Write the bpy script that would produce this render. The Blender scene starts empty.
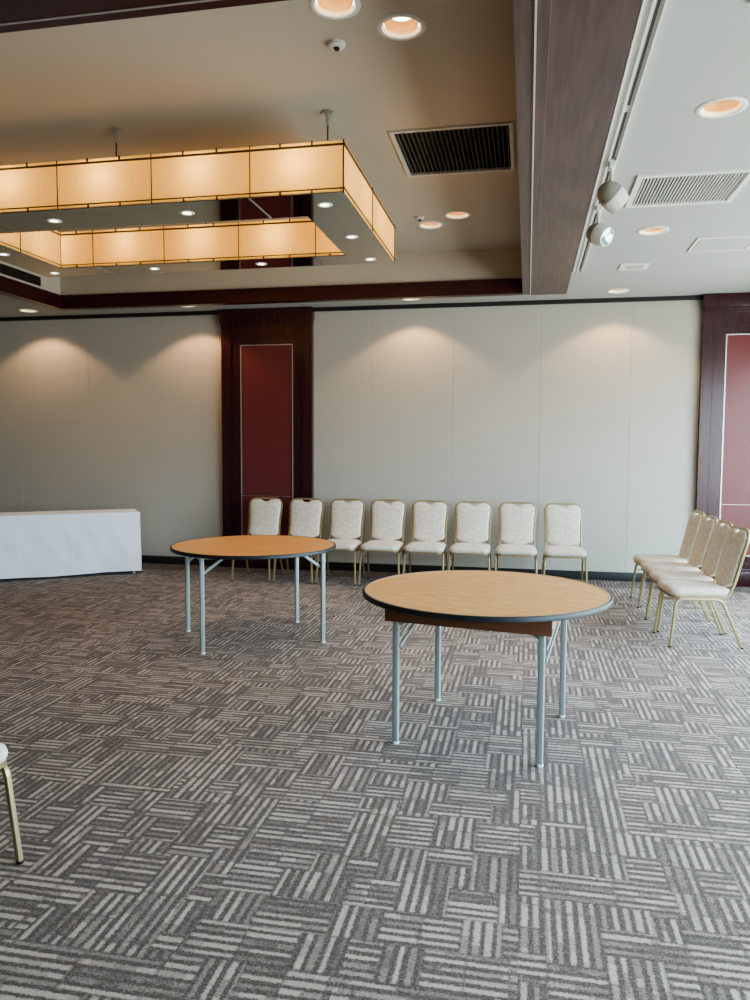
import bpy, bmesh, math, random
from mathutils import Vector, Matrix
from mathutils.geometry import tessellate_polygon

random.seed(7)
scene = bpy.context.scene
COL = scene.collection
PI = math.pi
WALL_Y = 8.885          # back wall
ZL, ZU = 3.143, 3.515   # lower and upper ceiling heights
ZB = 3.06               # underside of the wood beams

# ------------------------------------------------------------------ mesh building
class MB:
    def __init__(s):
        s.v, s.f, s.m = [], [], []
    def add(s, vs, fs, mi=0):
        b = len(s.v)
        s.v += [tuple(v) for v in vs]
        s.f += [tuple(b + i for i in f) for f in fs]
        s.m += [mi] * len(fs)
        return s
    def box(s, x0, x1, y0, y1, z0, z1, mi=0, bev=0.0, M=None):
        if bev <= 0:
            vs = [(x0,y0,z0),(x1,y0,z0),(x1,y1,z0),(x0,y1,z0),(x0,y0,z1),(x1,y0,z1),(x1,y1,z1),(x0,y1,z1)]
            fs = [(0,3,2,1),(4,5,6,7),(0,1,5,4),(1,2,6,5),(2,3,7,6),(3,0,4,7)]
        else:
            bm = bmesh.new()
            bmesh.ops.create_cube(bm, size=1)
            for v in bm.verts:
                v.co = Vector(((x0+x1)/2 + v.co.x*(x1-x0), (y0+y1)/2 + v.co.y*(y1-y0), (z0+z1)/2 + v.co.z*(z1-z0)))
            bmesh.ops.bevel(bm, geom=bm.edges[:], offset=bev, segments=2, profile=0.6, affect='EDGES')
            bm.verts.index_update()
            vs = [v.co.copy() for v in bm.verts]; fs = [tuple(v.index for v in f.verts) for f in bm.faces]
            bm.free()
        if M: vs = [M @ Vector(v) for v in vs]
        return s.add(vs, fs, mi)
    def lathe(s, prof, n=32, mi=0, M=None, cap=False):
        """prof: list of (r, z) revolved about z"""
        vs, fs = [], []
        for r, z in prof:
            for k in range(n):
                a = 2*PI*k/n
                vs.append(Vector((r*math.cos(a), r*math.sin(a), z)))
        for i in range(len(prof)-1):
            for k in range(n):
                k2 = (k+1) % n
                fs.append((i*n+k, i*n+k2, (i+1)*n+k2, (i+1)*n+k))
        if cap:
            fs.append(tuple(range(n-1, -1, -1)))
            b = (len(prof)-1)*n
            fs.append(tuple(range(b, b+n)))
        if M: vs = [M @ v for v in vs]
        return s.add(vs, fs, mi)
    def tube(s, pts, r=0.01, n=10, mi=0, sq=None, up=(0,0,1), cap=True, closed=False):
        """sweep a circle (r) or a rounded rectangle sq=(half_w, half_h) along pts"""
        P = [Vector(p) for p in pts]; N = len(P)
        if sq:
            hw, hh = sq; c = min(hw, hh)*0.35
            sec = []
            for sx, sy, a0 in ((1,1,0),(-1,1,90),(-1,-1,180),(1,-1,270)):
                for t in (0, 45, 90):
                    a = math.radians(a0+t)
                    sec.append((sx*(hw-c)+c*math.cos(a), sy*(hh-c)+c*math.sin(a)))
        else:
            sec = [(r*math.cos(2*PI*k/n), r*math.sin(2*PI*k/n)) for k in range(n)]
        k = len(sec); vs, fs = [], []
        nrm = None
        for i in range(N):
            if closed:
                t = (P[(i+1)%N]-P[i-1]).normalized()
            elif i == 0: t = (P[1]-P[0]).normalized()
            elif i == N-1: t = (P[-1]-P[-2]).normalized()
            else: t = ((P[i+1]-P[i]).normalized()+(P[i]-P[i-1]).normalized()).normalized()
            if nrm is None:
                u = Vector(up)
                if abs(u.dot(t)) > .98: u = Vector((1,0,0))
                nrm = (u - t*u.dot(t)).normalized()
            else:
                nrm = (nrm - t*nrm.dot(t)).normalized()
            bi = t.cross(nrm)
            for a, b in sec: vs.append(P[i] + bi*a + nrm*b)
        for i in range(N if closed else N-1):
            j = (i+1) % N
            for q in range(k):
                q2 = (q+1) % k
                fs.append((i*k+q, i*k+q2, j*k+q2, j*k+q))
        if cap and not closed:
            fs.append(tuple(range(k-1,-1,-1))); fs.append(tuple(range((N-1)*k, N*k)))
        return s.add(vs, fs, mi)
    def rings(s, rings, mi=0, cap0=True, cap1=True):
        n = len(rings[0]); vs = [v for r in rings for v in r]; fs = []
        for i in range(len(rings)-1):
            for k in range(n):
                k2 = (k+1) % n
                fs.append((i*n+k, i*n+k2, (i+1)*n+k2, (i+1)*n+k))
        if cap0: fs.append(tuple(range(n-1,-1,-1)))
        if cap1: b=(len(rings)-1)*n; fs.append(tuple(range(b,b+n)))
        return s.add(vs, fs, mi)
    def sheet(s, outer, holes, f3, mi=0):
        """flat polygon with holes; f3 maps (a, b) to a 3-D point"""
        loops = [[Vector((a,b,0)) for a,b in outer]] + [[Vector((a,b,0)) for a,b in h] for h in holes]
        tri = tessellate_polygon(loops)
        flat = [p for l in loops for p in l]
        return s.add([f3(p.x,p.y) for p in flat], tri, mi)
    def build(s, name, mats, parent=None, smooth=35):
        me = bpy.data.meshes.new(name)
        me.from_pydata(s.v, [], s.f)
        if not isinstance(mats, (list, tuple)): mats = [mats]
        for m in mats: me.materials.append(m)
        me.polygons.foreach_set('material_index', s.m)
        bm = bmesh.new(); bm.from_mesh(me)
        bmesh.ops.recalc_face_normals(bm, faces=bm.faces[:]); bm.to_mesh(me); bm.free()
        if smooth:
            me.shade_smooth(); me.set_sharp_from_angle(angle=math.radians(smooth))
        me.update()
        o = bpy.data.objects.new(name, me); COL.objects.link(o)
        if parent: o.parent = parent
        return o

def fillet(pts, r, n=6):
    """round the inner corners of a polyline"""
    P = [Vector(p) for p in pts]; out = [P[0]]
    for i in range(1, len(P)-1):
        rr = r[i-1] if isinstance(r, (list,tuple)) else r
        a, b, c = P[i-1], P[i], P[i+1]
        d1, d2 = (a-b), (c-b)
        d = min(rr, d1.length*.49, d2.length*.49)
        p, q = b + d1.normalized()*d, b + d2.normalized()*d
        for k in range(n+1):
            t = k/n
            out.append(p*(1-t)**2 + b*2*t*(1-t) + q*t*t)
    out.append(P[-1])
    return out

def circ(cx, cy, r, n=32):
    return [(cx+r*math.cos(2*PI*k/n), cy+r*math.sin(2*PI*k/n)) for k in range(n)]
def rect(x0,x1,y0,y1): return [(x0,y0),(x1,y0),(x1,y1),(x0,y1)]
def T(x,y,z): return Matrix.Translation((x,y,z))

def tag(o, label=None, cat=None, group=None, kind=None):
    if label: o['label'] = label
    if cat: o['category'] = cat
    if group: o['group'] = group
    if kind: o['kind'] = kind
    return o
def thing(name, label, cat, loc=(0,0,0), rz=0, group=None):
    o = bpy.data.objects.new(name, None); o.empty_display_size = .1
    COL.objects.link(o); o.location = loc; o.rotation_euler = (0,0,rz)
    return tag(o, label, cat, group)
def kids(o): return [c for c in bpy.data.objects if c.parent == o]
def copy_tree(o, parent=None):
    c = o.copy(); COL.objects.link(c)
    if parent: c.parent = parent
    for ch in kids(o): copy_tree(ch, c)
    return c

# ------------------------------------------------------------------ materials
def srgb(r, g, b):
    f = lambda c: (c/255/12.92) if c/255 <= .04045 else ((c/255+.055)/1.055)**2.4
    return (f(r), f(g), f(b), 1)
class NT:
    def __init__(s, name):
        s.mat = bpy.data.materials.new(name); s.mat.use_nodes = True
        s.t = s.mat.node_tree; s.t.nodes.clear()
        s.out = s.t.nodes.new('ShaderNodeOutputMaterial')
    def n(s, kind, **kw):
        x = s.t.nodes.new(kind)
        for k, v in kw.items(): setattr(x, k, v)
        return x
    def set(s, sock, v):
        if hasattr(v, 'is_output') : s.t.links.new(v, sock)
        else: sock.default_value = v
    def m(s, op, a, b=0.0, c=None):
        x = s.n('ShaderNodeMath', operation=op); s.set(x.inputs[0], a); s.set(x.inputs[1], b)
        if c is not None: s.set(x.inputs[2], c)
        return x.outputs[0]
    def mix(s, f, a, b):
        x = s.n('ShaderNodeMix', data_type='RGBA'); s.set(x.inputs[0], f); s.set(x.inputs[6], a); s.set(x.inputs[7], b)
        return x.outputs[2]
    def comb(s, x, y, z=0.0):
        c = s.n('ShaderNodeCombineXYZ'); s.set(c.inputs[0], x); s.set(c.inputs[1], y); s.set(c.inputs[2], z); return c.outputs[0]
    def white(s, vec):
        w = s.n('ShaderNodeTexWhiteNoise', noise_dimensions='3D'); s.set(w.inputs['Vector'], vec); return w.outputs['Value']
    def noise(s, vec, scale, detail=3, rough=.55):
        w = s.n('ShaderNodeTexNoise'); s.set(w.inputs['Vector'], vec); w.inputs['Scale'].default_value = scale
        w.inputs['Detail'].default_value = detail; w.inputs['Roughness'].default_value = rough; return w.outputs['Fac']
    def mapv(s, vec, scale=(1,1,1), loc=(0,0,0), rot=(0,0,0)):
        w = s.n('ShaderNodeMapping'); s.set(w.inputs['Vector'], vec); w.inputs['Scale'].default_value = scale
        w.inputs['Location'].default_value = loc; w.inputs['Rotation'].default_value = rot; return w.outputs[0]
    def obj(s): return s.n('ShaderNodeTexCoord').outputs['Object']
    def pos(s): return s.n('ShaderNodeNewGeometry').outputs['Position']
    def ramp(s, f, a, b):
        w = s.n('ShaderNodeMapRange', interpolation_type='SMOOTHSTEP'); s.set(w.inputs[0], f); w.inputs[1].default_value = a; w.inputs[2].default_value = b; return w.outputs[0]
    def bump(s, h, strength=.2, dist=.01):
        b = s.n('ShaderNodeBump'); s.set(b.inputs['Height'], h); b.inputs['Strength'].default_value = strength; b.inputs['Distance'].default_value = dist; return b.outputs[0]
    def pbr(s, col, rough=.5, metal=0.0, normal=None, spec=.5, emit=None, estr=0.0, coat=0.0, sheen=0.0):
        p = s.n('ShaderNodeBsdfPrincipled'); s.set(p.inputs['Base Color'], col); s.set(p.inputs['Roughness'], rough)
        p.inputs['Metallic'].default_value = metal; p.inputs['Specular IOR Level'].default_value = spec
        p.inputs['Coat Weight'].default_value = coat; p.inputs['Coat Roughness'].default_value = .12
        p.inputs['Sheen Weight'].default_value = sheen
        if normal: s.set(p.inputs['Normal'], normal)
        if emit: p.inputs['Emission Color'].default_value = emit; p.inputs['Emission Strength'].default_value = estr
        s.t.links.new(p.outputs[0], s.out.inputs[0])
        return s.mat
def plain(name, col, rough=.5, metal=0.0, spec=.5, var=.06, scale=30, bump=0.0, coat=0.0):
    n = NT(name); v = n.noise(n.obj(), scale, 3)
    c = n.mix(v, tuple(x*(1-var) for x in col[:3])+(1,), tuple(min(1, x*(1+var)) for x in col[:3])+(1,))
    return n.pbr(c, rough, metal, n.bump(v, bump, .004) if bump else None, spec, coat=coat)
def emitter(name, col, st):
    n = NT(name); e = n.n('ShaderNodeEmission'); e.inputs[0].default_value = col; e.inputs[1].default_value = st
    n.t.links.new(e.outputs[0], n.out.inputs[0]); return n.mat
def wood(name, c1, c2, rough=.4, stretch=(1.2, 22, 22), scale=3.0, coat=0.0, spec=.5, fine=True):
    n = NT(name); p = n.mapv(n.obj(), stretch)
    a = n.noise(p, scale, 5, .62)
    f = n.ramp(a, .3, .72)
    if fine:
        b = n.noise(n.mapv(n.obj(), tuple(x*3 for x in stretch)), scale*2.3, 3, .6)
        f = n.m('ADD', n.m('MULTIPLY', f, .7), n.m('MULTIPLY', b, .3))
    return n.pbr(n.mix(f, c1, c2), rough, 0, n.bump(a, .05, .003), spec, coat=coat)

def carpet():
    n = NT('carpet')
    sp = n.n('ShaderNodeSeparateXYZ'); n.t.links.new(n.pos(), sp.inputs[0]); x, y = sp.outputs[0], sp.outputs[1]
    fl = lambda v: n.m('FLOOR', v)
    t = .5                                                       # carpet tile
    tx, ty = fl(n.m('DIVIDE', x, t)), fl(n.m('DIVIDE', y, t))
    sw = n.m('GREATER_THAN', n.white(n.comb(tx, ty, 1.3)), .5); ns = n.m('SUBTRACT', 1.0, sw)
    u = n.m('ADD', n.m('MULTIPLY', x, ns), n.m('MULTIPLY', y, sw))
    v = n.m('ADD', n.m('MULTIPLY', y, ns), n.m('MULTIPLY', x, sw))
    tid = n.m('ADD', n.m('MULTIPLY', tx, 7.13), n.m('MULTIPLY', ty, 3.71))
    uu, vv = n.m('FRACT', n.m('DIVIDE', u, t)), n.m('FRACT', n.m('DIVIDE', v, t))
    rsh = n.m('MULTIPLY', fl(n.m('MULTIPLY', n.white(n.comb(tid, .2, 5.5)), 3.0)), 1/12)
    vr = n.m('MULTIPLY', n.m('ADD', vv, rsh), 3.0)
    row = fl(vr)
    r1 = n.white(n.comb(tid, row, 2.7)); r2 = n.white(n.comb(tid, row, 8.1))
    cnt = n.m('ADD', 2.0, fl(n.m('MULTIPLY', r1, 2.99)))          # cells in this row
    cu = n.m('ADD', n.m('MULTIPLY', uu, cnt), r2)
    ce = fl(cu)
    cid = n.m('ADD', n.m('MULTIPLY', ce, 5.37), n.m('MULTIPLY', row, 11.9))
    par = n.m('MODULO', n.m('ADD', n.m('ADD', ce, row), 40.0), 2.0)
    flip = n.m('GREATER_THAN', n.white(n.comb(tid, cid, 4.4)), .76)
    o0 = n.m('ABSOLUTE', n.m('SUBTRACT', par, flip))
    s = n.m('ADD', n.m('MULTIPLY', u, o0), n.m('MULTIPLY', v, n.m('SUBTRACT', 1.0, o0)))
    q = n.m('DIVIDE', s, t/14)
    qi, qf = fl(q), n.m('FRACT', q)
    rs = n.white(n.comb(n.m('ADD', qi, cid), tid, 9.3)); rw = n.white(n.comb(n.m('ADD', n.m('MULTIPLY', qi, 2.11), tid), cid, 4.9))
    wob = n.m('MULTIPLY', n.m('SUBTRACT', n.noise(n.pos(), 80, 4, .75), .5), .62)
    d = n.m('ADD', n.m('ABSOLUTE', n.m('SUBTRACT', qf, .5)), wob)
    w = n.n('ShaderNodeMapRange', interpolation_type='SMOOTHSTEP')
    n.set(w.inputs[0], n.m('SUBTRACT', d, n.m('ADD', .17, n.m('MULTIPLY', rw, .14)))); w.inputs[1].default_value = .12; w.inputs[2].default_value = -.10
    band = n.m('MULTIPLY', w.outputs[0], n.m('ADD', .22, n.m('MULTIPLY', n.ramp(rs, .0, .55), .78)))
    l = n.m('ADD', n.m('MULTIPLY', v, o0), n.m('MULTIPLY', u, n.m('SUBTRACT', 1.0, o0)))
    dash = n.white(n.comb(n.m('ADD', fl(n.m('ADD', n.m('DIVIDE', l, .075), n.m('MULTIPLY', rs, 3.0))), n.m('MULTIPLY', tid, .7)), n.m('ADD', qi, cid), 6.6))
    band = n.m('MULTIPLY', band, n.m('ADD', .45, n.m('MULTIPLY', n.ramp(dash, .08, .4), .55)))
    # short dark breaks where one cell meets the next
    ve = n.m('FRACT', vr); ve = n.m('MINIMUM', ve, n.m('SUBTRACT', 1.0, ve))
    ue = n.m('FRACT', cu); ue = n.m('MINIMUM', ue, n.m('SUBTRACT', 1.0, ue))
    edge = n.m('MULTIPLY', n.ramp(ve, .0, .07), n.ramp(ue, .0, .07))
    band = n.m('MULTIPLY', band, n.m('ADD', .45, n.m('MULTIPLY', edge, .55)))
    loops = n.noise(n.mapv(n.pos(), (1,1,1)), 150, 4, .8)
    grain = n.noise(n.pos(), 62, 4, .85)
    f = n.m('ADD', n.m('MULTIPLY', band, .78), n.m('ADD', n.m('MULTIPLY', n.m('SUBTRACT', loops, .49), 1.5), n.m('MULTIPLY', n.m('SUBTRACT', grain, .46), 1.1)))
    col = n.mix(n.m('MINIMUM', n.m('MAXIMUM', f, 0.0), 1.0), CARPET_D, CARPET_L)
    big2 = n.noise(n.pos(), .8, 2)
    tile = n.white(n.comb(tx, ty, 2.2))
    mod = n.m('ADD', .86, n.m('ADD', n.m('MULTIPLY', big2, .2), n.m('MULTIPLY', tile, .08)))
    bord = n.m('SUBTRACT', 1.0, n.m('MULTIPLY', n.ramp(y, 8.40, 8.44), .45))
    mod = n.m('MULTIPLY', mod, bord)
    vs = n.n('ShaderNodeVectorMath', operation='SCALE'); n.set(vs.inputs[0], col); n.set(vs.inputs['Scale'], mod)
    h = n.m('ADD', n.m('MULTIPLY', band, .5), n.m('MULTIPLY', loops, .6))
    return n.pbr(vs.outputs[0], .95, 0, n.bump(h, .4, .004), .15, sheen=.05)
CARPET_D, CARPET_L = srgb(76, 65, 60), srgb(184, 166, 153)

def wall_fabric():
    n = NT('wall_covering')
    p = n.pos()
    a = n.noise(n.mapv(p, (6, 1, 160)), 1.5, 3); b = n.noise(n.mapv(p, (160, 1, 8)), 1.5, 3); c = n.noise(p, 1.2, 2)
    f = n.m('ADD', n.m('MULTIPLY', a, .4), n.m('ADD', n.m('MULTIPLY', b, .3), n.m('MULTIPLY', c, .3)))
    return n.pbr(n.mix(f, srgb(173,166,155), srgb(193,187,177)), .85, 0, n.bump(f, .06, .003), .2)
def damask():
    n = NT('chair_fabric')
    p = n.obj()
    w = n.n('ShaderNodeTexVoronoi', feature='SMOOTH_F1'); n.set(w.inputs['Vector'], n.mapv(p, (1, .6, 1))); w.inputs['Scale'].default_value = 34
    a = n.noise(p, 46, 3); b = n.noise(p, 500, 2)
    f = n.m('ADD', n.m('MULTIPLY', n.ramp(w.outputs['Distance'], .25, .55), .55), n.m('MULTIPLY', n.ramp(a, .4, .6), .45))
    c = n.mix(f, srgb(228,217,203), srgb(202,189,172))
    return n.pbr(n.mix(n.m('MULTIPLY', b, .25), c, srgb(190,180,168)), .8, 0, n.bump(b, .15, .002), .25, sheen=.15)
def shade():
    n = NT('lit_shade_fabric')
    p = n.obj()
    a = n.noise(n.mapv(p, (90, 90, 3)), 1.5, 4, .6)
    col = n.mix(a, srgb(222,186,124), srgb(242,212,150))
    tr = n.n('ShaderNodeBsdfTranslucent'); n.set(tr.inputs[0], col)
    df = n.n('ShaderNodeBsdfDiffuse'); n.set(df.inputs[0], n.mix(.5, col, srgb(214,176,128)))
    mx = n.n('ShaderNodeMixShader'); mx.inputs[0].default_value = .62
    n.t.links.new(df.outputs[0], mx.inputs[1]); n.t.links.new(tr.outputs[0], mx.inputs[2])
    n.t.links.new(mx.outputs[0], n.out.inputs[0]); return n.mat
def glass():
    n = NT('window_glass')
    tr = n.n('ShaderNodeBsdfTransparent'); tr.inputs[0].default_value = (.93,.96,.96,1)
    gl = n.n('ShaderNodeBsdfGlossy'); gl.inputs['Roughness'].default_value = .02
    mx = n.n('ShaderNodeMixShader'); mx.inputs[0].default_value = .06
    n.t.links.new(tr.outputs[0], mx.inputs[1]); n.t.links.new(gl.outputs[0], mx.inputs[2]); n.t.links.new(mx.outputs[0], n.out.inputs[0])
    return n.mat
def cloth_mat():
    n = NT('white_table_linen'); p = n.obj()
    a = n.noise(p, 700, 2); b = n.noise(p, 5, 3)
    return n.pbr(n.mix(b, srgb(240,243,248), srgb(252,253,255)), .8, 0, n.bump(a, .12, .001), .2, sheen=.1)

M = {}
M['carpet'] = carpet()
M['wall'] = wall_fabric()
M['ceil'] = plain('ceiling_paint', srgb(174,175,170), .9, spec=.15, var=.02, scale=3)
M['ceil_up'] = plain('tray_ceiling_paint', srgb(188,178,162), .9, spec=.15, var=.03, scale=3)
M['beam'] = wood('beam_wood', srgb(66,50,47), srgb(96,76,71), .38, (18,1.0,18), 2.2, spec=.5)
M['fascia'] = wood('mahogany', srgb(44,10,14), srgb(62,16,19), .35, (1.2,25,25), 2.2, spec=.5)
M['pil'] = wood('pilaster_wood', srgb(45,15,20), srgb(66,25,31), .25, (22,22,1.0), 2.2, spec=.6)
M['redpanel'] = plain('red_panel', srgb(108,50,51), .30, var=.05, scale=8, spec=.45)
M['chrome'] = plain('polished_metal_strip', srgb(232,229,224), .38, .85, var=.02)
M['darkline'] = plain('dark_gap', srgb(40,36,32), .9, var=.05)
M['base'] = plain('baseboard_paint', srgb(34,30,30), .5, var=.08)
M['gold'] = plain('champagne_metal', srgb(172,152,114), .36, .6, var=.05)
M['fab'] = damask()
M['top'] = wood('tabletop_plywood', srgb(192,130,66), srgb(230,180,114), .34, (3,8,8), 3.4, spec=.5)
M['top2'] = wood('tabletop_laminate', srgb(212,150,88), srgb(226,168,104), .36, (1.6,5,5), 2.0, spec=.5)
M['rubber'] = plain('dark_rubber_edge', srgb(24,24,28), .5, var=.1)
M['apron'] = wood('apron_wood', srgb(86,52,32), srgb(114,72,46), .5, (2,20,20), 3)
M['paleply'] = wood('pale_ply', srgb(168,138,110), srgb(190,160,130), .6, (2,20,20), 3)
M['greymetal'] = plain('grey_painted_steel', srgb(158,164,164), .38, .35, var=.05)
M['nylon'] = plain('white_glide', srgb(228,228,224), .4)
M['white'] = plain('white_plastic', srgb(222,222,216), .45, var=.02)
M['greyplastic'] = plain('grey_cast_metal', srgb(150,144,134), .45, .1)
M['black'] = plain('black_void', srgb(12,12,12), .9, var=.2)
M['slotgrey'] = plain('track_slot', srgb(70,72,72), .7)
M['slat'] = plain('vent_slat', srgb(196,194,188), .5, .1)
M['slatdark'] = plain('vent_slat_bronze', srgb(108,98,84), .5, .1)
M['bronze'] = plain('bronze_bar', srgb(84,66,52), .4, .5)
M['shade'] = shade()
M['mirror'] = plain('tinted_mirror', srgb(168,170,162), .06, 1.0, var=.01)
M['lidwhite'] = plain('fixture_interior', srgb(240,236,228), .9, var=.01)
M['rod'] = plain('satin_steel', srgb(188,186,180), .3, .8)
M['can'] = plain('gold_reflector', srgb(186,138,84), .4, .3, var=.03)
M['cream'] = plain('cream_baffle', srgb(244,226,178), .4, var=.01)
M['bulb'] = emitter('lit_bulb', (1, .88, .68, 1), 12)
M['led'] = emitter('lit_led', (1, .93, .82, 1), 9)
M['cloth'] = cloth_mat()
M['glass'] = glass()
M['alu'] = plain('window_frame_paint', srgb(120,116,110), .4, .4)
n = NT('spot_lens'); M['lens'] = n.pbr(n.mix(n.noise(n.obj(), 60, 2), srgb(150,190,210), srgb(220,235,240)), .12, .6)

# ------------------------------------------------------------------ camera (fitted to the photograph)
F_PX, PITCH, YAW, ROLL = 760.9, 0.07034, -0.19685, 0.00486
cy_, sy_, cp_, sp_ = math.cos(YAW), math.sin(YAW), math.cos(PITCH), math.sin(PITCH)
fwd = Vector((sy_*cp_, cy_*cp_, -sp_)); rgt = Vector((cy_, -sy_, 0)); upv = rgt.cross(fwd)
r2 = rgt*math.cos(ROLL) + upv*math.sin(ROLL); u2 = -rgt*math.sin(ROLL) + upv*math.cos(ROLL)
cam = bpy.data.cameras.new('camera'); co = bpy.data.objects.new('camera', cam); COL.objects.link(co)
cam.sensor_fit = 'VERTICAL'; cam.sensor_height = 24; cam.lens = F_PX/1000*24; cam.clip_start = .05
mw = Matrix((( r2.x, u2.x, -fwd.x, 0), (r2.y, u2.y, -fwd.y, 0), (r2.z, u2.z, -fwd.z, 1.5), (0,0,0,1)))
co.matrix_world = mw
scene.camera = co

# ------------------------------------------------------------------ room shell
XL, XR, YB = -8.6, 3.14, -3.2
TX0, TX1, TY0, TY1 = -5.30, -0.06, 2.65, 8.02      # the raised tray
def struct(name, mb, mats, smooth=0):
    return tag(mb.build(name, mats, smooth=smooth), kind='structure')

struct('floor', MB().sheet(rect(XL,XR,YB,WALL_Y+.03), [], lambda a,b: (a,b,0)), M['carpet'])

# downlight positions: (x, y, ceiling height, kind)
WALL_DL = [(-6.04,8.46), (-3.95,8.46), (-1.30,8.50), (.905,8.47)]
SIDE_DL = [(.905,6.20), (.89,4.06)]
TRAY_DL = [(-.90,3.525), (-.632,3.765), (-.634,6.79), (-.902,7.05)]
RH = .098
# back wall with shallow panel joints
xs = [XL]
for s in (-7.45,-6.48,-5.51,-4.536,-1.814,-.856,.13,1.106):
    xs += [s-.0035, s+.0035]
mbw = MB(); prof = [(XL, WALL_Y)]
for s in (-7.45,-6.48,-5.51,-4.536,-1.814,-.856,.13,1.106):
    prof += [(s-.004,WALL_Y),(s-.002,WALL_Y+.003),(s+.002,WALL_Y+.003),(s+.004,WALL_Y)]
prof += [(XR, WALL_Y)]
vs = []
for x,y in prof: vs += [(x,y,0),(x,y,ZL)]
mbw.add(vs, [(2*i,2*i+2,2*i+3,2*i+1) for i in range(len(prof)-1)])
struct('wall_back', mbw, M['wall'])
struct('wall_left', MB().sheet(rect(YB,WALL_Y,0,ZL), [], lambda a,b: (XL,a,b)), M['wall'])
struct('wall_rear', MB().sheet(rect(XL,XR,0,ZL), [], lambda a,b: (a,YB,b)), M['wall'])
WIN = [(-.4,2.2), (2.6,5.2), (5.6,8.2)]
WZ0, WZ1 = .35, 2.65
struct('wall_right', MB().sheet(rect(YB,WALL_Y,0,ZL), [rect(a,b,WZ0,WZ1) for a,b in WIN], lambda a,b: (XR,a,b)), M['wall'])
for i,(a,b) in enumerate(WIN):
    w = MB()
    t = .05
    w.box(XR-.03,XR+.06,a,a+t,WZ0,WZ1); w.box(XR-.03,XR+.06,b-t,b,WZ0,WZ1)
    w.box(XR-.03,XR+.06,a+t,b-t,WZ0,WZ0+t); w.box(XR-.03,XR+.06,a+t,b-t,WZ1-t,WZ1)
    w.box(XR-.02,XR+.05,(a+b)/2-.025,(a+b)/2+.025,WZ0+t,WZ1-t)
    o = struct('window_%d' % (i+1), w, M['alu'])
    MB().sheet(rect(a+t,b-t,WZ0+t,WZ1-t), [], lambda p,q: (XR+.02,p,q)).build('pane', M['glass'], o, 0)
    L = bpy.data.lights.new('daylight_portal', 'AREA'); L.shape='RECTANGLE'; L.size = b-a-.1; L.size_y = WZ1-WZ0-.1
    L.cycles.is_portal = True
    lo = bpy.data.objects.new('daylight_portal', L); COL.objects.link(lo)
    lo.location = (XR+.08,(a+b)/2,(WZ0+WZ1)/2); lo.rotation_euler = (PI/2,0,PI/2)   # emits toward -x

# lower ceiling ring with holes for recessed fittings
VENT_LOW = (.628,1.295,4.945,5.555)
VENT_EDGE = (.775,1.38,2.55,3.14)
holes = [rect(TX0,TX1,TY0,TY1)] + [circ(x,y,RH) for x,y in WALL_DL+SIDE_DL] + [rect(*VENT_LOW), rect(*VENT_EDGE)]
struct('ceiling', MB().sheet(rect(XL,XR,YB,WALL_Y), holes, lambda a,b: (a,b,ZL)), M['ceil'])
# raised tray: its sides and upper ceiling
VENT_UP = (-.905,-.130,4.945,5.76)
c = MB()
c.sheet(rect(TX0-.02,TX1+.02,TY0-.02,TY1+.02), [circ(x,y,RH) for x,y in TRAY_DL]+[rect(*VENT_UP)], lambda a,b: (a,b,ZU))
for (p,q) in (((TX0,TY0),(TX1,TY0)), ((TX1,TY0),(TX1,TY1)), ((TX1,TY1),(TX0,TY1)), ((TX0,TY1),(TX0,TY0))):
    c.add([(p[0],p[1],ZB+.01),(q[0],q[1],ZB+.01),(q[0],q[1],ZU),(p[0],p[1],ZU)], [(0,1,2,3)])
struct('ceiling', c, M['ceil_up'])
# wood beam along the right side of the tray (with its metal edge strip)
b = MB()
b.box(-.078,0,-1.0,8.10,ZB+.004,ZU-.002)
b.box(.004,.362,-1.0,8.02+.10,ZB,ZL+.02)
b.box(-.02,.02,-1.0,8.10,ZB+.01,ZL+.02)
o = struct('trim_1', b, M['beam'])
MB().box(-.003,.005,-1.0,8.11,ZB-.004,ZB+.012).build('metal_edge_strip', M['chrome'], o, 0)
MB().box(.0530,.0542,-1.0,8.1,ZB-.0012,ZB+.004).build('inlay_line', M['greyplastic'], o, 0)
# fascia boards: far, left and near sides
f = MB(); f.box(TX0-.08,-.078,8.0,8.10,ZB,3.20); f.box(TX0-.08,-.078,7.985,8.01,3.185,3.208)
struct('trim_2', f, M['fascia'])
f = MB(); f.box(TX0-.10,TX0+.02,TY0,8.0,ZB,3.20); f.box(TX0-.02,TX0+.035,TY0,7.985,3.185,3.208)
struct('trim_3', f, M['fascia'])
f = MB(); f.box(TX0-.10,-.078,2.20,2.672,ZB,3.22)
o = struct('trim_4', f, M['fascia'])
MB().box(TX0,-.09,2.612,2.622,ZB-.003,ZB+.004).build('metal_edge_strip', M['greyplastic'], o, 0)
# crown moulding and baseboards
PILX = [(-3.675,-2.53), (1.825,2.985)]
def runs(x0,x1,gaps):
    out=[]; a=x0
    for g0,g1 in gaps: out.append((a,g0)); a=g1
    out.append((a,x1)); return out
for k,(a,b_) in enumerate(runs(XL,XR,PILX)):
    m1 = MB(); m1.box(a,b_,WALL_Y-.03,WALL_Y,ZL-.045,ZL); struct('trim_%d' % (5+k), m1, M['base'])
    m2 = MB(); m2.box(a,b_,WALL_Y-.015,WALL_Y,0,.098,bev=.003); tag(m2.build('baseboard_back', M['base']), kind='structure')
for nm, bx in (('baseboard_left',(XL,XL+.015,YB,WALL_Y-.015)), ('baseboard_right',(XR-.015,XR,YB,WALL_Y-.015)), ('baseboard_rear',(XL+.015,XR-.015,YB,YB+.015))):
    m2 = MB(); m2.box(*bx,0,.098); tag(m2.build(nm, M['base']), kind='structure')

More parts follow.
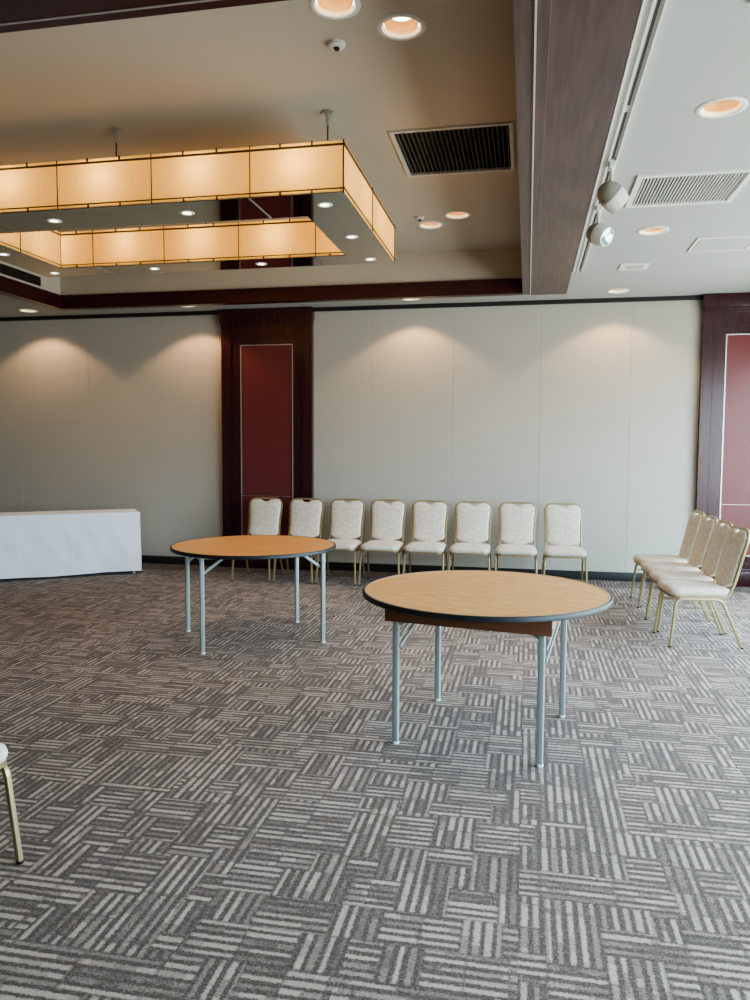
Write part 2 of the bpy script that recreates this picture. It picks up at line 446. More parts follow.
# ------------------------------------------------------------------ pilasters
def pilaster(x0, x1, label):
    t = thing('wall_pilaster', label, 'pilaster', ((x0+x1)/2, WALL_Y, 0))
    w = (x1-x0)/2; yf = -.075
    px0, px1, pz0, pz1 = -w+.245, w-.245, .335, 2.712      # red panel
    ox0, ox1, oz0, oz1 = -w+.125, w-.115, .245, 2.80       # sunken field of the frame
    fr = MB()
    fr.sheet(rect(-w,w,.10,2.96), [rect(ox0,ox1,oz0,oz1)], lambda a,b_: (a,yf,b_))
    for (p,q) in (((ox0,oz0),(ox1,oz0)),((ox1,oz0),(ox1,oz1)),((ox1,oz1),(ox0,oz1)),((ox0,oz1),(ox0,oz0))):
        fr.add([(p[0],yf,p[1]),(q[0],yf,q[1]),(q[0],yf+.018,q[1]),(p[0],yf+.018,p[1])],[(0,1,2,3)])
    fr.sheet(rect(ox0,ox1,oz0,oz1), [rect(px0,px1,pz0,pz1)], lambda a,b_: (a,yf+.018,b_))
    fr.add([(-w,yf,.10),(-w,0,.10),(-w,0,2.96),(-w,yf,2.96)],[(0,1,2,3)])
    fr.add([(w,yf,.10),(w,0,.10),(w,0,2.96),(w,yf,2.96)],[(0,1,2,3)])
    fr.build('frame', M['pil'], t, 0)
    # raised bead round the sunken field
    bd = MB(); e=.012
    for r_ in ((ox0-e,ox1+e,oz1,oz1+e),(ox0-e,ox1+e,oz0-e,oz0),(ox0-e,ox0,oz0,oz1),(ox1,ox1+e,oz0,oz1)):
        bd.box(r_[0],r_[1],yf-.006,yf+.004,r_[2],r_[3])
    bd.build('bead', M['pil'], t, 0)
    pn = MB(); pn.box(px0+.008,px1-.008,yf+.022,-.01,pz0+.008,.885); pn.box(px0+.008,px1-.008,yf+.022,-.01,.893,pz1-.008)
    pn.box(px0,px1,yf+.03,-.01,pz0,pz1)
    pn.build('panel', M['redpanel'], t, 0)
    st = MB(); g=.009; ys=yf+.010
    for r_ in ((px0-g/2,px1+g/2,pz1-g/2,pz1+g/2),(px0-g/2,px1+g/2,pz0-g/2,pz0+g/2),(px0-g/2,px0+g/2,pz0+g/2,pz1-g/2),(px1-g/2,px1+g/2,pz0+g/2,pz1-g/2)):
        st.box(r_[0],r_[1],ys,yf+.026,r_[2],r_[3])
    st.build('metal_strip', M['chrome'], t, 0)
    MB().box(px0+.01,px1-.01,yf+.020,yf+.0245,.8875,.8905).build('joint_strip', M['chrome'], t, 0)
    cp = MB()
    cp.box(-w-.014,w+.014,yf-.035,0,3.0,ZL-.002,bev=.004)
    cp.box(-w-.008,w+.008,yf-.022,0,2.972,3.0,bev=.004); cp.box(-w-.003,w+.003,yf-.012,0,2.945,2.972,bev=.003)
    cp.build('cap', M['pil'], t, 30)
    bs = MB(); bs.box(-w-.012,w+.012,yf-.018,0,.0,.165,bev=.004); bs.box(-w-.006,w+.006,yf-.010,0,.165,.19,bev=.003)
    bs.build('plinth', M['pil'], t, 30)
    return t
pilaster(*PILX[0], 'dark mahogany wall pilaster with red panel standing behind two banquet chairs')
pilaster(*PILX[1], 'dark wood wall pilaster with red panel beyond the four sideways chairs, partly out of frame')

# ------------------------------------------------------------------ recessed downlights
def lamp(kind, name, parent, loc, power, col, **kw):
    L = bpy.data.lights.new(name, kind); L.energy = power; L.color = col
    for k,v in kw.items(): setattr(L, k, v)
    o = bpy.data.objects.new(name, L); COL.objects.link(o); o.parent = parent; o.location = loc
    return o
WARM = (1.0, .62, .31)
WARM2 = (1.0, .82, .62)
def downlight_proto(label, group=None):
    t = thing('ceiling_downlight', label, 'ceiling light', group=group)
    n_=40
    MB().lathe([(.092,.010),(.092,-.001),(.096,-.006),(.112,-.006),(.118,-.002),(.118,.0)], n_).build('trim_ring', M['white'], t, 40)
    MB().lathe([(.092,.004),(.0905,.012),(.087,.020)], n_).build('baffle', M['cream'], t, 60)
    MB().lathe([(.085,.018),(.081,.045),(.068,.068),(.050,.074)], n_).build('reflector', M['can'], t, 60)
    MB().lathe([(.0005,.050),(.044,.051),(.055,.057),(.058,.070)], n_).build('bulb', M['bulb'], t, 60)
    return t
DL_LABELS = [
 'recessed round downlight above the white draped table, closest to it along the wall',
 'recessed round downlight in the low ceiling in front of the mahogany pilaster cap',
 'recessed round downlight over the back wall between the mahogany pilaster and the wood beam',
 'recessed round downlight over the back wall between the wood beam and the outer pilaster',
 'recessed round downlight in the white ceiling between the slatted vent and small square grille',
 'large recessed round downlight with copper glow in white ceiling near the top corner',
 'recessed round downlight cut by the top edge of the photo, beside the smoke detector',
 'fully visible recessed round downlight in the raised ceiling nearest the dark wood beam top',
 'raised-ceiling downlight beyond the black vent, the one of two closer to the beam',
 'raised-ceiling downlight beyond the black vent, the one of two beside the pendant corner']
P_WALL, P_SIDE, P_TRAY = 38, 22, 30
spots = [(x,y,ZL,P_WALL,118,.28) for x,y in WALL_DL] + [(x,y,ZL,P_SIDE,95,.5) for x,y in SIDE_DL] + [(x,y,ZU,P_TRAY,85,.5) for x,y in TRAY_DL]
d0 = downlight_proto(DL_LABELS[0])
alld = [d0] + [copy_tree(d0) for _ in spots[1:]]
for d,(x,y,z,pw,ang,bl),lab in zip(alld, spots, DL_LABELS):
    d.location = (x,y,z); d['label'] = lab; d['group'] = 'recessed ceiling downlights'
    lamp('SPOT','downlight_lamp', d, (0,0,-.012), pw, (WARM if pw == P_WALL else WARM2), spot_size=math.radians(ang), spot_blend=bl, shadow_soft_size=.035)

# ------------------------------------------------------------------ ceiling vents, detectors, hatch
def vent(r_, z, label, slat_mat, frame_mat, n_sl, lean, rim=.03, sw=.004):
    x0,x1,y0,y1 = r_; cx, cy = (x0+x1)/2, (y0+y1)/2; hx, hy = (x1-x0)/2, (y1-y0)/2
    t = thing('ceiling_vent', label, 'vent', (cx,cy,z))
    fr = MB()
    for q in ((-hx-.004,hx+.004,-hy-.004,-hy+rim),(-hx-.004,hx+.004,hy-rim,hy+.004),(-hx-.004,-hx+rim,-hy+rim,hy-rim),(hx-rim,hx+.004,-hy+rim,hy-rim)):
        fr.box(*q,-.012,.008)
    fr.build('frame', frame_mat, t, 0)
    bk = MB()
    bk.add([(-hx,-hy,.14),(hx,-hy,.14),(hx,hy,.14),(-hx,hy,.14),(-hx,-hy,.0),(hx,-hy,.0),(hx,hy,.0),(-hx,hy,.0)],[(0,1,2,3),(0,1,5,4),(1,2,6,5),(2,3,7,6),(3,0,4,7)])
    bk.build('duct', M['black'], t, 0)
    sl = MB(); ix = hx-rim
    for k in range(n_sl):
        x = -ix + (k+.5)*2*ix/n_sl
        sl.add([(x,-hy+rim,-.006),(x+sw,-hy+rim,-.006),(x+sw+lean,-hy+rim,.03),(x+lean,-hy+rim,.03),
                (x,hy-rim,-.006),(x+sw,hy-rim,-.006),(x+sw+lean,hy-rim,.03),(x+lean,hy-rim,.03)],
               [(0,1,5,4),(1,2,6,5),(2,3,7,6),(3,0,4,7),(0,1,2,3),(4,5,6,7)])
    sl.build('grille', slat_mat, t, 0)
    return t
vent(VENT_UP, ZU, 'dark slatted air vent in the raised ceiling beside the wood beam', M['slatdark'], M['slat'], 24, .004, .022, .0035)
vent(VENT_LOW, ZL, 'white slatted air vent in the low ceiling beside the track spotlights', M['slat'], M['white'], 30, .006, .032, .009)
vent(VENT_EDGE, ZL, 'white ceiling air vent showing only a corner at the top edge', M['slat'], M['white'], 28, .006, .03, .009)

t = thing('ceiling_grille', 'small square white grille in the low ceiling near the outer wall downlight', 'vent', (.918,7.36,ZL))
g = MB()
for q in ((-.125,.125,-.115,-.07),(-.125,.125,.07,.115),(-.125,-.08,-.07,.07),(.08,.125,-.07,.07)): g.box(*q,-.010,.0)
g.build('frame', M['white'], t, 0)
g = MB(); g.box(-.08,.08,-.07,.07,-.004,-.001); g.build('backing', M['greyplastic'], t, 0)
g = MB()
for k in range(7): g.box(-.08,.08,-.062+k*.02,-.052+k*.02,-.009,-.003)
g.build('grille', M['slat'], t, 0)

t = thing('ceiling_access_hatch', 'flush white square access hatch in the low ceiling beyond the slatted vent', 'hatch', (1.515,6.68,ZL))
g = MB(); g.box(-.205,.205,-.185,.185,-.007,-.001); g.build('lid', M['ceil'], t, 0)
g = MB()
for q in ((-.235,.235,-.215,-.192),(-.235,.235,.192,.215),(-.235,-.212,-.192,.192),(.212,.235,-.192,.192)): g.box(*q,-.009,0)
g.build('frame', M['white'], t, 0)

def detector(x, y, label, r=.043):
    t = thing('smoke_detector', label, 'smoke detector', (x,y,ZU))
    MB().lathe([(r,0),(r,-.008),(r*.9,-.018),(r*.55,-.022),(.0005,-.022)], 28).build('base', M['white'], t, 50)
    MB().lathe([(r*.36,-.022),(r*.36,-.030),(r*.26,-.034),(.0005,-.034)], 20).build('sensor', M['rubber'], t, 50)
detector(-.975,3.85, 'round white smoke detector in the raised ceiling near the two big downlights')
detector(-.965,6.80, 'tiny dark ceiling detector beside the pair of downlights beyond the vent', .035)

t = thing('wall_vent', 'dark slotted linear vent in the side of the raised ceiling beyond the pendant', 'vent', (TX0+.001,7.0,3.29))
g = MB(); g.box(0,.008,-.70,.64,-.048,.048); g.build('backing', M['black'], t, 0)
g = MB()
for z_ in (-.046,-.022,.0,.022,.044): g.box(.008,.016,-.70,.64,z_-.003,z_+.003)
g.build('grille', M['bronze'], t, 0)

# ------------------------------------------------------------------ lighting track and its two spotlights
t = thing('ceiling_track', 'long white lighting track fixed beside the wood beam', 'track', (.43,0,ZL))
g = MB(); g.box(-.048,.040,0.6,7.45,-.010,0); g.box(-.048,-.038,.6,7.45,-.026,-.010); g.box(-.012,-.004,.6,7.45,-.026,-.010); g.box(.032,.040,.6,7.45,-.026,-.010)
g.build('channel', M['white'], t, 0)
g = MB()
for a_,b_ in ((.6,3.92),(4.0,4.60),(4.74,5.50),(5.62,7.42)): g.box(.006,.019,a_,b_,-.0125,-.0105)
g.build('slot', M['slotgrey'], t, 0)
def spotlight(y, label, aim):
    t = thing('track_spotlight', label, 'spotlight', (.445,y,ZL-.012))
    g = MB(); g.box(-.016,.016,-.05,.05,-.036,0,bev=.004); g.build('adapter', M['white'], t, 30)
    g = MB(); g.tube(fillet([(0,0,-.03),(0,0,-.085),(0,-.01,-.13)], .02), .009, 10); g.build('arm', M['white'], t)
    ax = Vector(aim).normalized(); q = Vector((0,0,-1)).rotation_difference(ax).to_matrix().to_4x4()
    Mx = T(0,-.01,-.19) @ q
    g = MB(); g.lathe([(.0005,.085),(.028,.080),(.052,.062),(.066,.034),(.070,.004)], 28, M=Mx); g.build('housing', M['greyplastic'], t, 50)
    g = MB(); g.lathe([(.071,.002),(.074,-.004),(.074,-.012),(.070,-.050),(.062,-.078),(.058,-.078)], 28, M=Mx); g.build('cup', M['white'], t, 50)
    g = MB(); g.lathe([(.0005,-.060),(.035,-.066),(.058,-.076)], 28, M=Mx); g.build('lens', M['lens'], t, 60)
spotlight(4.66, 'white track spotlight turned away toward the slatted vent, lens hidden', (.62,.30,-.55))
spotlight(5.47, 'grey track spotlight with its bluish lens facing out, further along the track', (.62,-.55,-.40))

# ------------------------------------------------------------------ pendant light ring
PX0, PX1, PY0, PY1 = -4.18, -1.078, 4.42, 6.14
IX0, IX1, IY0, IY1 = -3.86, -1.415, 4.83, 5.855
PZ0, PZ1 = 2.975, 3.275
pend = thing('pendant_light', 'large rectangular ring pendant light with glowing fabric sides and mirrored underside', 'pendant light', ((PX0+PX1)/2,(PY0+PY1)/2,PZ0))
ox, oy = (PX0+PX1)/2, (PY0+PY1)/2
def rel(x,y,z): return (x-ox, y-oy, z-PZ0)
DIVX = [-3.56,-2.925,-2.285,-1.65]
def panels_x(x0,x1,y,divs):
    e = [x0]+divs+[x1]
    for a,b_ in zip(e[:-1],e[1:]):
        MB().add([rel(a+.003,y,PZ0+.004),rel(b_-.003,y,PZ0+.004),rel(b_-.003,y,PZ1-.002),rel(a+.003,y,PZ1-.002)],[(0,1,2,3)]).build('shade_panel', M['shade'], pend, 0)
def panels_y(y0,y1,x,divs):
    e = [y0]+divs+[y1]
    for a,b_ in zip(e[:-1],e[1:]):
        MB().add([rel(x,a+.003,PZ0+.004),rel(x,b_-.003,PZ0+.004),rel(x,b_-.003,PZ1-.002),rel(x,a+.003,PZ1-.002)],[(0,1,2,3)]).build('shade_panel', M['shade'], pend, 0)
panels_x(PX0,PX1,PY0,DIVX); panels_x(PX0,PX1,PY1,DIVX)
panels_x(IX0,IX1,IY0,DIVX); panels_x(IX0,IX1,IY1,DIVX)
panels_y(PY0,PY1,PX0,[5.25]); panels_y(PY0,PY1,PX1,[5.25])
panels_y(IY0,IY1,IX0,[5.33]); panels_y(IY0,IY1,IX1,[5.33])
# bronze bars: long rails inset from the panel edges, verticals and short ticks
def rails(x0,x1,y0,y1,out):
    fr = MB(); th=.0055
    for z_ in (PZ1-.028, PZ0+.024):
        loop = [rel(x0-out*.006,y0-out*.006,z_),rel(x1+out*.006,y0-out*.006,z_),rel(x1+out*.006,y1+out*.006,z_),rel(x0-out*.006,y1+out*.006,z_)]
        for i in range(4):
            a,b_ = Vector(loop[i]), Vector(loop[(i+1)%4]); d=(b_-a).normalized()*th
            fr.tube([a-d*out,b_+d*out], sq=(th*(.55 if z_<3.1 else .75),th*(.7 if z_<3.1 else 1.1)))
    for (x,y) in [(x_,y_) for x_ in (x0,x1) for y_ in (y0,y1)]:
        fr.tube([rel(x,y,PZ0),rel(x,y,PZ1)], sq=(.0042,.0042))
    for x in DIVX:
        if x0 < x < x1:
            for y in (y0-out*.004,y1+out*.004): fr.tube([rel(x,y,PZ0),rel(x,y,PZ1)], sq=(.003,.003))
    ym = 5.25 if out>0 else 5.33
    for x in (x0-out*.004,x1+out*.004): fr.tube([rel(x,ym,PZ0),rel(x,ym,PZ1)], sq=(.003,.003))
    e=[x0]+[x for x in DIVX if x0<x<x1]+[x1]
    for a,b_ in zip(e[:-1],e[1:]):
        for fx in (.33,.67) if b_-a>.3 else (.5,):
            x = a+(b_-a)*fx
            for y in (y0-out*.005,y1+out*.005):
                fr.box(*(lambda p: (p[0]-.005,p[0]+.005,p[1]-.004,p[1]+.004))(rel(x,y,0)),0,.022)
                fr.box(*(lambda p: (p[0]-.005,p[0]+.005,p[1]-.004,p[1]+.004))(rel(x,y,0)),PZ1-PZ0-.026,PZ1-PZ0)
    return fr
rails(PX0,PX1,PY0,PY1,1).build('frame', M['bronze'], pend, 30)
rails(IX0,IX1,IY0,IY1,-1).build('frame', M['bronze'], pend, 30)
LEDS = [(x,y) for y in (4.625,6.0) for x in (-4.02,-3.09,-2.15,-1.245)] + [(-1.245,5.35),(-4.02,5.35)]
def under(x0,x1,y0,y1):
    hs = [circ(x,y,.034,20) for x,y in LEDS if x0<x<x1 and y0<y<y1]
    g = MB(); g.sheet(rect(x0,x1,y0,y1), hs, lambda a,b_: rel(a,b_,PZ0)); g.build('mirror_panel', M['mirror'], pend, 0)
g1=.004
for a,b_ in ((PX0,-3.532),(-3.528,-1.662),(-1.658,PX1)):
    under(a,b_,PY0,IY0); under(a,b_,IY1,PY1)
under(PX0,IX0,IY0,IY1); under(IX1,PX1,IY0,IY1)
# inner tray floor (white, above the mirror) and closed lid
g = MB()
for z_ in (PZ0+.012, PZ1-.006):
    hs = [circ(x,y,.034,20) for x,y in LEDS] if z_ < 3.1 else []
    g.sheet(rect(PX0+.004,PX1-.004,PY0+.004,PY1-.004), [rect(IX0-.004,IX1+.004,IY0-.004,IY1+.004)]+hs, lambda a,b_: rel(a,b_,z_))
g.build('lid', M['lidwhite'], pend, 0)
for s_, y0_, y1_ in ((-1.66,PY0,IY0),(-3.53,IY1,PY1)):
    MB().box(s_-.005-ox, s_+.005-ox, y0_-oy+.004, y1_-oy-.004, -.004, .006).build('joint_strip', M['rod'], pend, 0)
for x,y in LEDS:
    g = MB(); g.lathe([(.030,.012),(.030,-.001),(.033,-.004),(.046,-.003),(.048,0)], 24, M=T(*rel(x,y,PZ0))); o = g.build('downlight', M['white'], pend, 40)
    g = MB(); g.lathe([(.0005,.006),(.031,.006)], 20, M=T(*rel(x,y,PZ0))); g.build('bulb', M['led'], o, 0)
for x,y in ((-1.22,4.6),(-2.62,4.6),(-4.04,4.6),(-1.65,5.99),(-2.62,5.99),(-4.04,5.99)):
    g = MB(); g.lathe([(.0005,-.0305),(.016,-.03),(.016,-.014),(.036,-.006),(.036,-.001)], 20, M=T(*rel(x,y,ZU)))
    g.tube([rel(x,y,ZU-.03),rel(x,y,ZU-.085)], .011, 10); o = g.build('canopy', M['rod'], pend, 40)
    g = MB(); g.tube([rel(x,y,ZU-.085),rel(x,y,PZ1-.01)], .0045, 8); g.build('suspension_rod', M['bronze'], pend, 40)
for x,y in LEDS:
    lamp('SPOT','downlight_lamp', pend, rel(x,y,PZ0-.008), 13.0, (1.0,.68,.40), spot_size=math.radians(85), spot_blend=.6, shadow_soft_size=.02)
P_PEND = 2.7
cx_front = [-3.89,-3.275,-2.63,-1.985,-1.37]
zb = 3.165-PZ0
for x in cx_front:
    for y in (4.545, 5.998): lamp('POINT','bulb_lamp', pend, (x-ox,y-oy,zb), P_PEND, (1,.76,.40), shadow_soft_size=.05)
for x in (-4.02,-1.245):
    for y in (5.06,5.58): lamp('POINT','bulb_lamp', pend, (x-ox,y-oy,zb), P_PEND*.7, (1,.76,.40), shadow_soft_size=.05)

# ------------------------------------------------------------------ round folding tables
def round_table(label, cx, cy, rz, R_, H_, hx, hy, top_off, top_mat, apron, brace_axis):
    t = thing('round_table', label, 'table', (cx,cy,0), rz)
    th = .027; ox_, oy_ = top_off
    g = MB(); g.lathe([(.0005,H_-.001),(R_-.012,H_-.001),(R_-.012,H_-th+.002),(.0005,H_-th+.002)], 96, M=T(ox_,oy_,0)); g.build('tabletop', top_mat, t, 40)
    g = MB(); g.lathe([(R_-.0125,H_),(R_-.003,H_),(R_,H_-.004),(R_,H_-th+.003),(R_-.004,H_-th),(R_-.0125,H_-th)], 96, M=T(ox_,oy_,0)); g.build('edge_band', M['rubber'], t, 40)
    if apron:
        g = MB(); g.lathe([(R_-.022,H_-.0008),(R_-.022,H_+.0006),(R_-.012,H_+.0006),(R_-.012,H_-.0008)], 96, M=T(ox_,oy_,0)); g.build('edge_inlay', M['paleply'], t, 40)
    zt = H_-th
    legs = [(sx*hx, sy*hy) for sx in (-1,1) for sy in (-1,1)]
    w = .0155
    for x,y in legs:
        g = MB(); g.tube([(x,y,.012),(x,y,zt-.004)], sq=(w,w), up=(0,1,0)); o = g.build('leg', M['greymetal'], t, 30)
        g = MB(); g.lathe([(.0005,0),(.017,0),(.019,.004),(.017,.014),(.0005,.014)], 16, M=T(x,y,0)); g.build('foot_glide', M['nylon'], o, 40)
    # cross bars joining each pair of legs, folding braces
    for s in (-1,1):
        g = MB()
        if brace_axis == 'x': g.tube([(s*hx,-hy,zt-.02),(s*hx,hy,zt-.02)], sq=(.012,.012))
        else: g.tube([(-hx,s*hy,zt-.02),(hx,s*hy,zt-.02)], sq=(.012,.012))
        g.build('cross_bar', M['greymetal'], t, 30)
    if brace_axis == 'x':
        for x,y in legs:
            g = MB(); d = -1 if x > 0 else 1; yy = y + (-.019 if y > 0 else .019)
            g.tube([(x,yy,zt-.135),(x+d*.165,yy,zt-.016)], sq=(.0045,.010))
            g.tube([(x,y,zt-.135),(x,yy,zt-.135)], .006, 8); g.tube([(x+d*.165,yy-.008,zt-.016),(x+d*.165,yy+.008,zt-.016)], .006, 8)
            g.build('brace', M['greymetal'], t, 30)
    else:
        for x in (-hx, hx):
            xx = x + .020
            for up_ in (0, .055):
                g = MB(); g.tube([(xx,-hy+up_*.3,zt-.215+up_),(xx,hy-.06-up_*1.2,zt-.035+up_*.55)], sq=(.0045,.010))
                g.tube([(x,-hy+up_*.3,zt-.215+up_),(xx,-hy+up_*.3,zt-.215+up_)], .006, 8)
                g.build('brace', M['greymetal'], t, 30)
            g = MB(); g.tube(fillet([(x,-hy,zt-.10),(x-(.03 if x > 0 else -.03),-hy,zt-.10),(x-(.05 if x > 0 else -.05),-hy,zt-.085)],.02), .006, 8); g.build('catch', M['greymetal'], t, 30)
    if brace_axis == 'x':
        for s in (-1,1):
            g = MB(); g.tube([(-hx,s*hy,zt-.012),(-hx+.22,s*hy,zt-.012)], sq=(.012,.008)); g.tube([(hx,s*hy,zt-.012),(hx-.22,s*hy,zt-.012)], sq=(.012,.008))
            g.build('runner', M['greymetal'], t, 30)
    if apron:
        ax, ay, z0 = hx+.050, hy+.016, zt-.084
        for s in (-1,1):
            MB().box(-ax,ax, s*(ay+.009)-.009, s*(ay+.009)+.009, z0, zt, bev=.002).build('apron', M['apron'], t, 30)
            MB().box(s*(ax-.009)-.009, s*(ax-.009)+.009, -ay, ay, zt-.055, zt, bev=.002).build('side_rail', M['paleply'], t, 30)
    return t
round_table('round folding table with orange laminate top, in front of the dark pilaster', -2.085, 5.60, math.radians(33.2), .636, .733, .455, .358, (.008,-.008), M['top2'], False, 'x')
round_table('round folding table with wood grain top and brown apron, in the middle of the carpet', -.206, 3.99, math.radians(-10.8), .652, .742, .362, .354, (-.01,.05), M['top'], True, 'y')

# ------------------------------------------------------------------ banquet chairs
def super_rect(hx, hy, r, n=6):
    pts=[]
    for sx,sy,a0 in ((1,1,0),(-1,1,90),(-1,-1,180),(1,-1,270)):
        for k in range(n+1):
            a=math.radians(a0+90*k/n); pts.append((sx*(hx-r)+r*math.cos(a), sy*(hy-r)+r*math.sin(a)))
    return pts
def back_y(z): return .185 + (z-.42)*.235 + max(0, .53-z)*-.10
def back_outline():
    """half outline (u>=0) of the upholstered back from bottom centre to top centre"""
    pts = []
    for k in range(9):                 # bowed bottom edge
        u = .170*k/8; pts.append((u, .437 + .042*(u/.170)**2.2))
    pts += [(.177,.50),(.174,.55),(.1735,.60),(.176,.66),(.181,.72),(.187,.78)]
    for k in range(1,8):               # rounded shoulder
        a = PI/2*k/7; pts.append((.190-.062+.062*math.cos(a), .816+.062*math.sin(a)))
    pts += [(.085,.8785),(.060,.8775),(.050,.870),(.038,.860),(.020,.855),(0,.853)]   # hand hole dip
    return pts
def make_chair():
    t = thing('banquet_chair', 'x', 'chair')
    # seat pad
    g = MB(); R0 = []
    def ring(hx_, hy_, r, z, sag=0):
        out=[]
        for (x,y) in super_rect(hx_,hy_,r):
            taper = 1 - .09*(y+.21)/.42
            out.append((x*taper, y-.035, z))
        return out
    R0 = [ring(.208,.216,.07,.388), ring(.216,.224,.075,.398), ring(.219,.226,.076,.414), ring(.214,.221,.074,.432), ring(.195,.202,.07,.445), ring(.15,.155,.06,.452), ring(.08,.08,.04,.455)]
    g.rings(R0); g.build('seat', M['fab'], t, 60)
    g = MB(); g.rings([ring(.208,.216,.07,.372), ring(.215,.222,.074,.374), ring(.215,.222,.074,.388), ring(.208,.216,.07,.390)]); g.build('seat_frame', M['gold'], t, 40)
    # legs: each one a bent tube from the seat rail to the floor
    for s in (-1,1):
        pts = fillet([(s*.203,-.03,.363),(s*.203,-.215,.363),(s*.219,-.255,.006)], .05)
        g = MB(); g.tube(pts, sq=(.0098,.0098)); o = g.build('leg', M['gold'], t, 40)
        MB().lathe([(.0005,0),(.012,0),(.013,.010),(.0005,.012)], 12, M=T(s*.219,-.256,0)).build('foot_glide', M['rubber'], o, 40)
        pts = fillet([(s*.203,-.03,.363),(s*.200,.115,.363),(s*.215,.265,.006)], .05)
        g = MB(); g.tube(pts, sq=(.0098,.0098)); o = g.build('leg', M['gold'], t, 40)
        MB().lathe([(.0005,0),(.012,0),(.013,.010),(.0005,.012)], 12, M=T(s*.215,.266,0)).build('foot_glide', M['rubber'], o, 40)
        g = MB(); g.tube([(s*.212,-.229,.285),(s*.206,.160,.285)], .0045, 8); g.build('stretcher', M['gold'], t, 40)
    # back frame tube
    path = [Vector((.185,.06,.376)),Vector((.185,.165,.378)),Vector((.187,back_y(.48)+.012,.48)),Vector((.183,back_y(.60)+.012,.60)),Vector((.201,back_y(.886)+.012,.886)),Vector((0,back_y(.888)+.012,.888))]
    f1 = fillet(path, [.05,.05,.10,.105], 8)
    full = f1 + [Vector((-p.x,p.y,p.z)) for p in reversed(f1[:-1])]
    g = MB(); g.tube(full, sq=(.0100,.0100), up=(0,0,1)); g.build('back_frame', M['gold'], t, 40)
    # upholstered back
    h = back_outline(); loop = h + [(-u,w) for u,w in reversed(h[1:-1])]
    cw = .67
    def br(sc, yo, szc=None):
        out=[]
        for u,w in loop:
            uu = u*sc; ww = cw+(w-cw)*(sc if szc is None else szc)
            out.append((uu, back_y(ww)+yo - .010*math.cos(min(1,abs(uu)/.19)*PI/2), ww))
        return out
    g = MB(); g.rings([br(.96,.030), br(.995,.022), br(1.0,.008), br(.985,-.006,.988), br(.93,-.014,.95), br(.80,-.018,.84), br(.55,-.020,.6), br(.2,-.021,.22)])
    g.build('backrest', M['fab'], t, 60)
    return t
ch0 = make_chair()
ROW = 'banquet chairs lined up along the back wall'
wall_chairs = [
 (-2.988, 8.18, 1, 'white banquet chair in front of the red pilaster panel, behind the orange topped table'),
 (-2.498, 8.18, 0, 'white banquet chair overlapping the pilaster edge, second in the wall row from the pilaster'),
 (-2.018, 8.20, 0, 'white banquet chair just past the pilaster, third in the wall row from the pilaster end'),
 (-1.539, 8.20, 0, 'white banquet chair in the wall row, fourth from the pilaster end'),
 (-1.060, 8.19, 0, 'white banquet chair in the wall row, fourth from the open corner end'),
 (-.578, 8.19, 0, 'white banquet chair in the wall row, third from the open corner end'),
 (-.095, 8.19, 0, 'white banquet chair in the wall row, second from the open corner end'),
 (.398, 8.17, 1, 'white banquet chair at the open corner end of the wall row, bare wall beside it'),
]
side_chairs = [
 (1.316, 7.70, 'tan backed banquet chair closest to the back wall in the row facing sideways'),
 (1.316, 7.20, 'tan backed banquet chair second from the back wall in the row facing sideways'),
 (1.316, 6.70, 'tan backed banquet chair second from the front in the row facing sideways'),
 (1.316, 6.225, 'tan backed banquet chair with fully visible legs at the front of the sideways row'),
]
first = True
for x,y,a,lab in wall_chairs:
    o = ch0 if first else copy_tree(ch0); first = False
    o.location = (x,y,0); o.rotation_euler = (0,0,math.radians(a)); o['label'] = lab; o['group'] = ROW
for i,(x,y,lab) in enumerate(side_chairs):
    o = copy_tree(ch0); o.location = (x,y,0); o.rotation_euler = (0,0,-PI/2 + math.radians((4,3,4,6)[i])); o['label'] = lab
    o['group'] = 'banquet chairs in the sideways row'
o = copy_tree(ch0); a = math.radians(90-15)
fx, fy = -1.761, 2.337      # its visible front foot
lx, ly = .219, -.255
o.location = (fx-(lx*math.cos(a)-ly*math.sin(a)), fy-(lx*math.sin(a)+ly*math.cos(a)), 0); o.rotation_euler = (0,0,a)
o['label'] = 'banquet chair cut off by the picture edge, only seat corner and one gold leg showing'
if 'group' in o: del o['group']

# ------------------------------------------------------------------ draped table by the wall
A = math.atan2(.585,.81)
C0 = Vector((-4.428, 8.155, 0)); u_ = Vector((-.8107,-.5855,0)); v_ = Vector((-.5855,.8107,0))
LEN, DEP, HT = 1.82, .50, .722
ctr = C0 + u_*LEN/2 + v_*DEP/2
tb = thing('folding_table', 'rectangular folding table hidden under a white cloth beside the back wall', 'table', ctr, A)
MB().box(-LEN/2+.02,LEN/2-.02,-DEP/2+.02,DEP/2-.02,HT-.035,HT-.004,bev=.004).build('tabletop', M['top2'], tb, 30)
for sx in (-1,1):
    for sy in (-1,1):
        x,y = sx*(LEN/2-.075), sy*(DEP/2-.045)
        g = MB(); g.tube([(x,y,.012),(x,y,HT-.035)], .014, 12); o = g.build('leg', M['greymetal'], tb, 40)
        MB().lathe([(.0005,0),(.017,0),(.018,.012),(.0005,.014)], 14, M=T(x,y,0)).build('foot_glide', M['nylon'], o, 40)
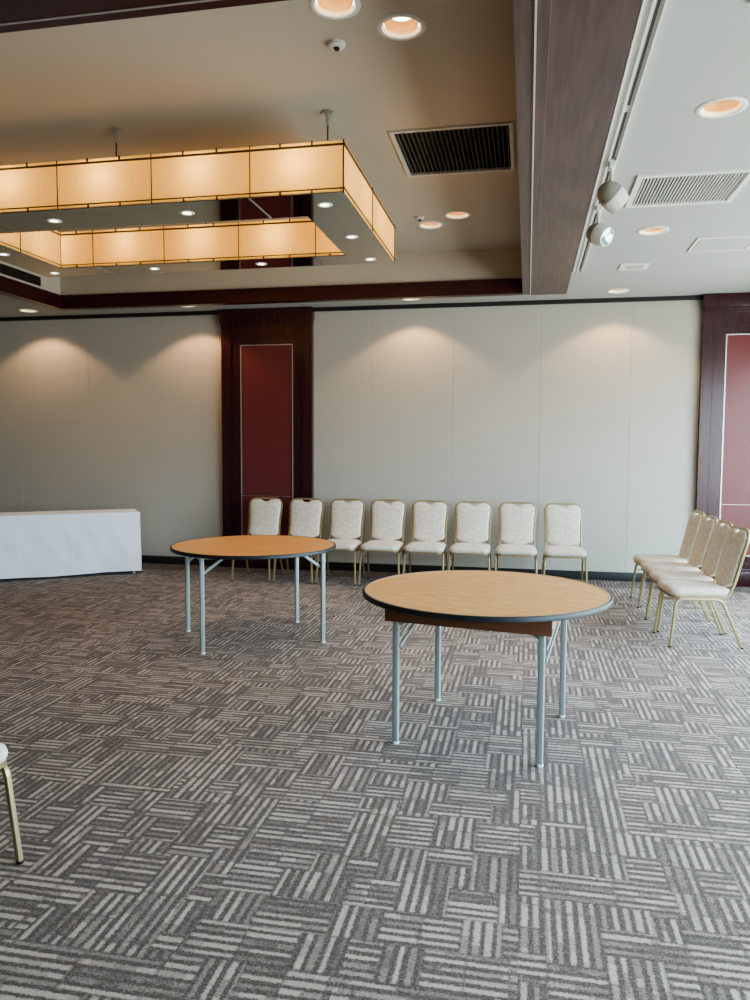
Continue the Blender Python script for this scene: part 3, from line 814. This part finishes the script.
# the cloth: top plus skirt whose lower edge sways in and out
cl = MB()
base = []
r = .018
per = []
def side(p,q,n):
    for k in range(n): per.append((p[0]+(q[0]-p[0])*k/n, p[1]+(q[1]-p[1])*k/n))
hx, hy = LEN/2, DEP/2
side((-hx,-hy),(hx,-hy),120); side((hx,-hy),(hx,hy),36); side((hx,hy),(-hx,hy),120); side((-hx,hy),(-hx,-hy),36)
NP = len(per)
def nrm(i):
    x,y = per[i]
    nx = (1 if x>hx-.04 else -1 if x<-hx+.04 else 0); ny = (1 if y>hy-.04 else -1 if y<-hy+.04 else 0)
    v = Vector((nx,ny,0)); return v.normalized() if v.length else v
rings_ = []
zs = [HT+.001, HT-.001, HT-.006, HT-.014] + [HT-.014-(HT-.014-.030)*k/22 for k in range(1,23)]
for j,z in enumerate(zs):
    ring = []
    dep = max(0,(HT-.014-z)/(HT-.05))
    for i in range(NP):
        x,y = per[i]; nv = nrm(i); s = i/NP*4.64
        w = .006*math.sin(s*7.1+1)*dep + .009*math.sin(s*3.3+.6)*dep + .005*math.sin(s*15.7+2*dep)*dep**2
        crease = 0
        for c0 in (1.64,1.04,.50):     # ironed vertical folds on the front
            crease += .012*math.exp(-((s-c0)/.016)**2)
        w += crease*min(1,dep*3)*(.6+.4*math.sin(c0*9))
        # diagonal drag lines from the corners
        w += .009*math.sin(s*9 + dep*6)*dep*(1-dep)*2 + .006*math.sin(s*23 - dep*9 + math.sin(s*5))*dep*(1-dep)*2
        rin = (.014,.005,.001,0)[j] if j<4 else 0
        ring.append((x-nv.x*rin+nv.x*(w+.006*dep), y-nv.y*rin+nv.y*(w+.006*dep), z + (.005*math.sin(s*5+.4)*dep if j>3 else 0)))
    rings_.append(ring)
cl.rings(rings_, cap0=True, cap1=False)
o = cl.build('tablecloth', M['cloth'], None, 50)
o.location = ctr; o.rotation_euler = (0,0,A)
tag(o, 'white tablecloth draped almost to the carpet over the long table by the wall', 'tablecloth')

# ------------------------------------------------------------------ daylight
w = bpy.data.worlds.new('world'); scene.world = w; w.use_nodes = True
nt = w.node_tree; bg = nt.nodes['Background']
tc = nt.nodes.new('ShaderNodeTexCoord'); sx = nt.nodes.new('ShaderNodeSeparateXYZ'); nt.links.new(tc.outputs['Generated'], sx.inputs[0])
rp = nt.nodes.new('ShaderNodeValToRGB'); nt.links.new(sx.outputs[2], rp.inputs[0])
rp.color_ramp.elements[0].position = 0.0; rp.color_ramp.elements[0].color = (.42,.46,.46,1)
rp.color_ramp.elements[1].position = .12; rp.color_ramp.elements[1].color = (.60,.83,1.0,1)
nt.links.new(rp.outputs[0], bg.inputs[0]); bg.inputs[1].default_value = 24.0

scene.view_settings.view_transform = 'AgX'
scene.view_settings.look = 'AgX - Medium High Contrast'
scene.view_settings.exposure = 0.0
scene.cycles.use_denoising = True
scene.cycles.max_bounces = 10
scene.cycles.diffuse_bounces = 5
scene.cycles.sample_clamp_indirect = 6
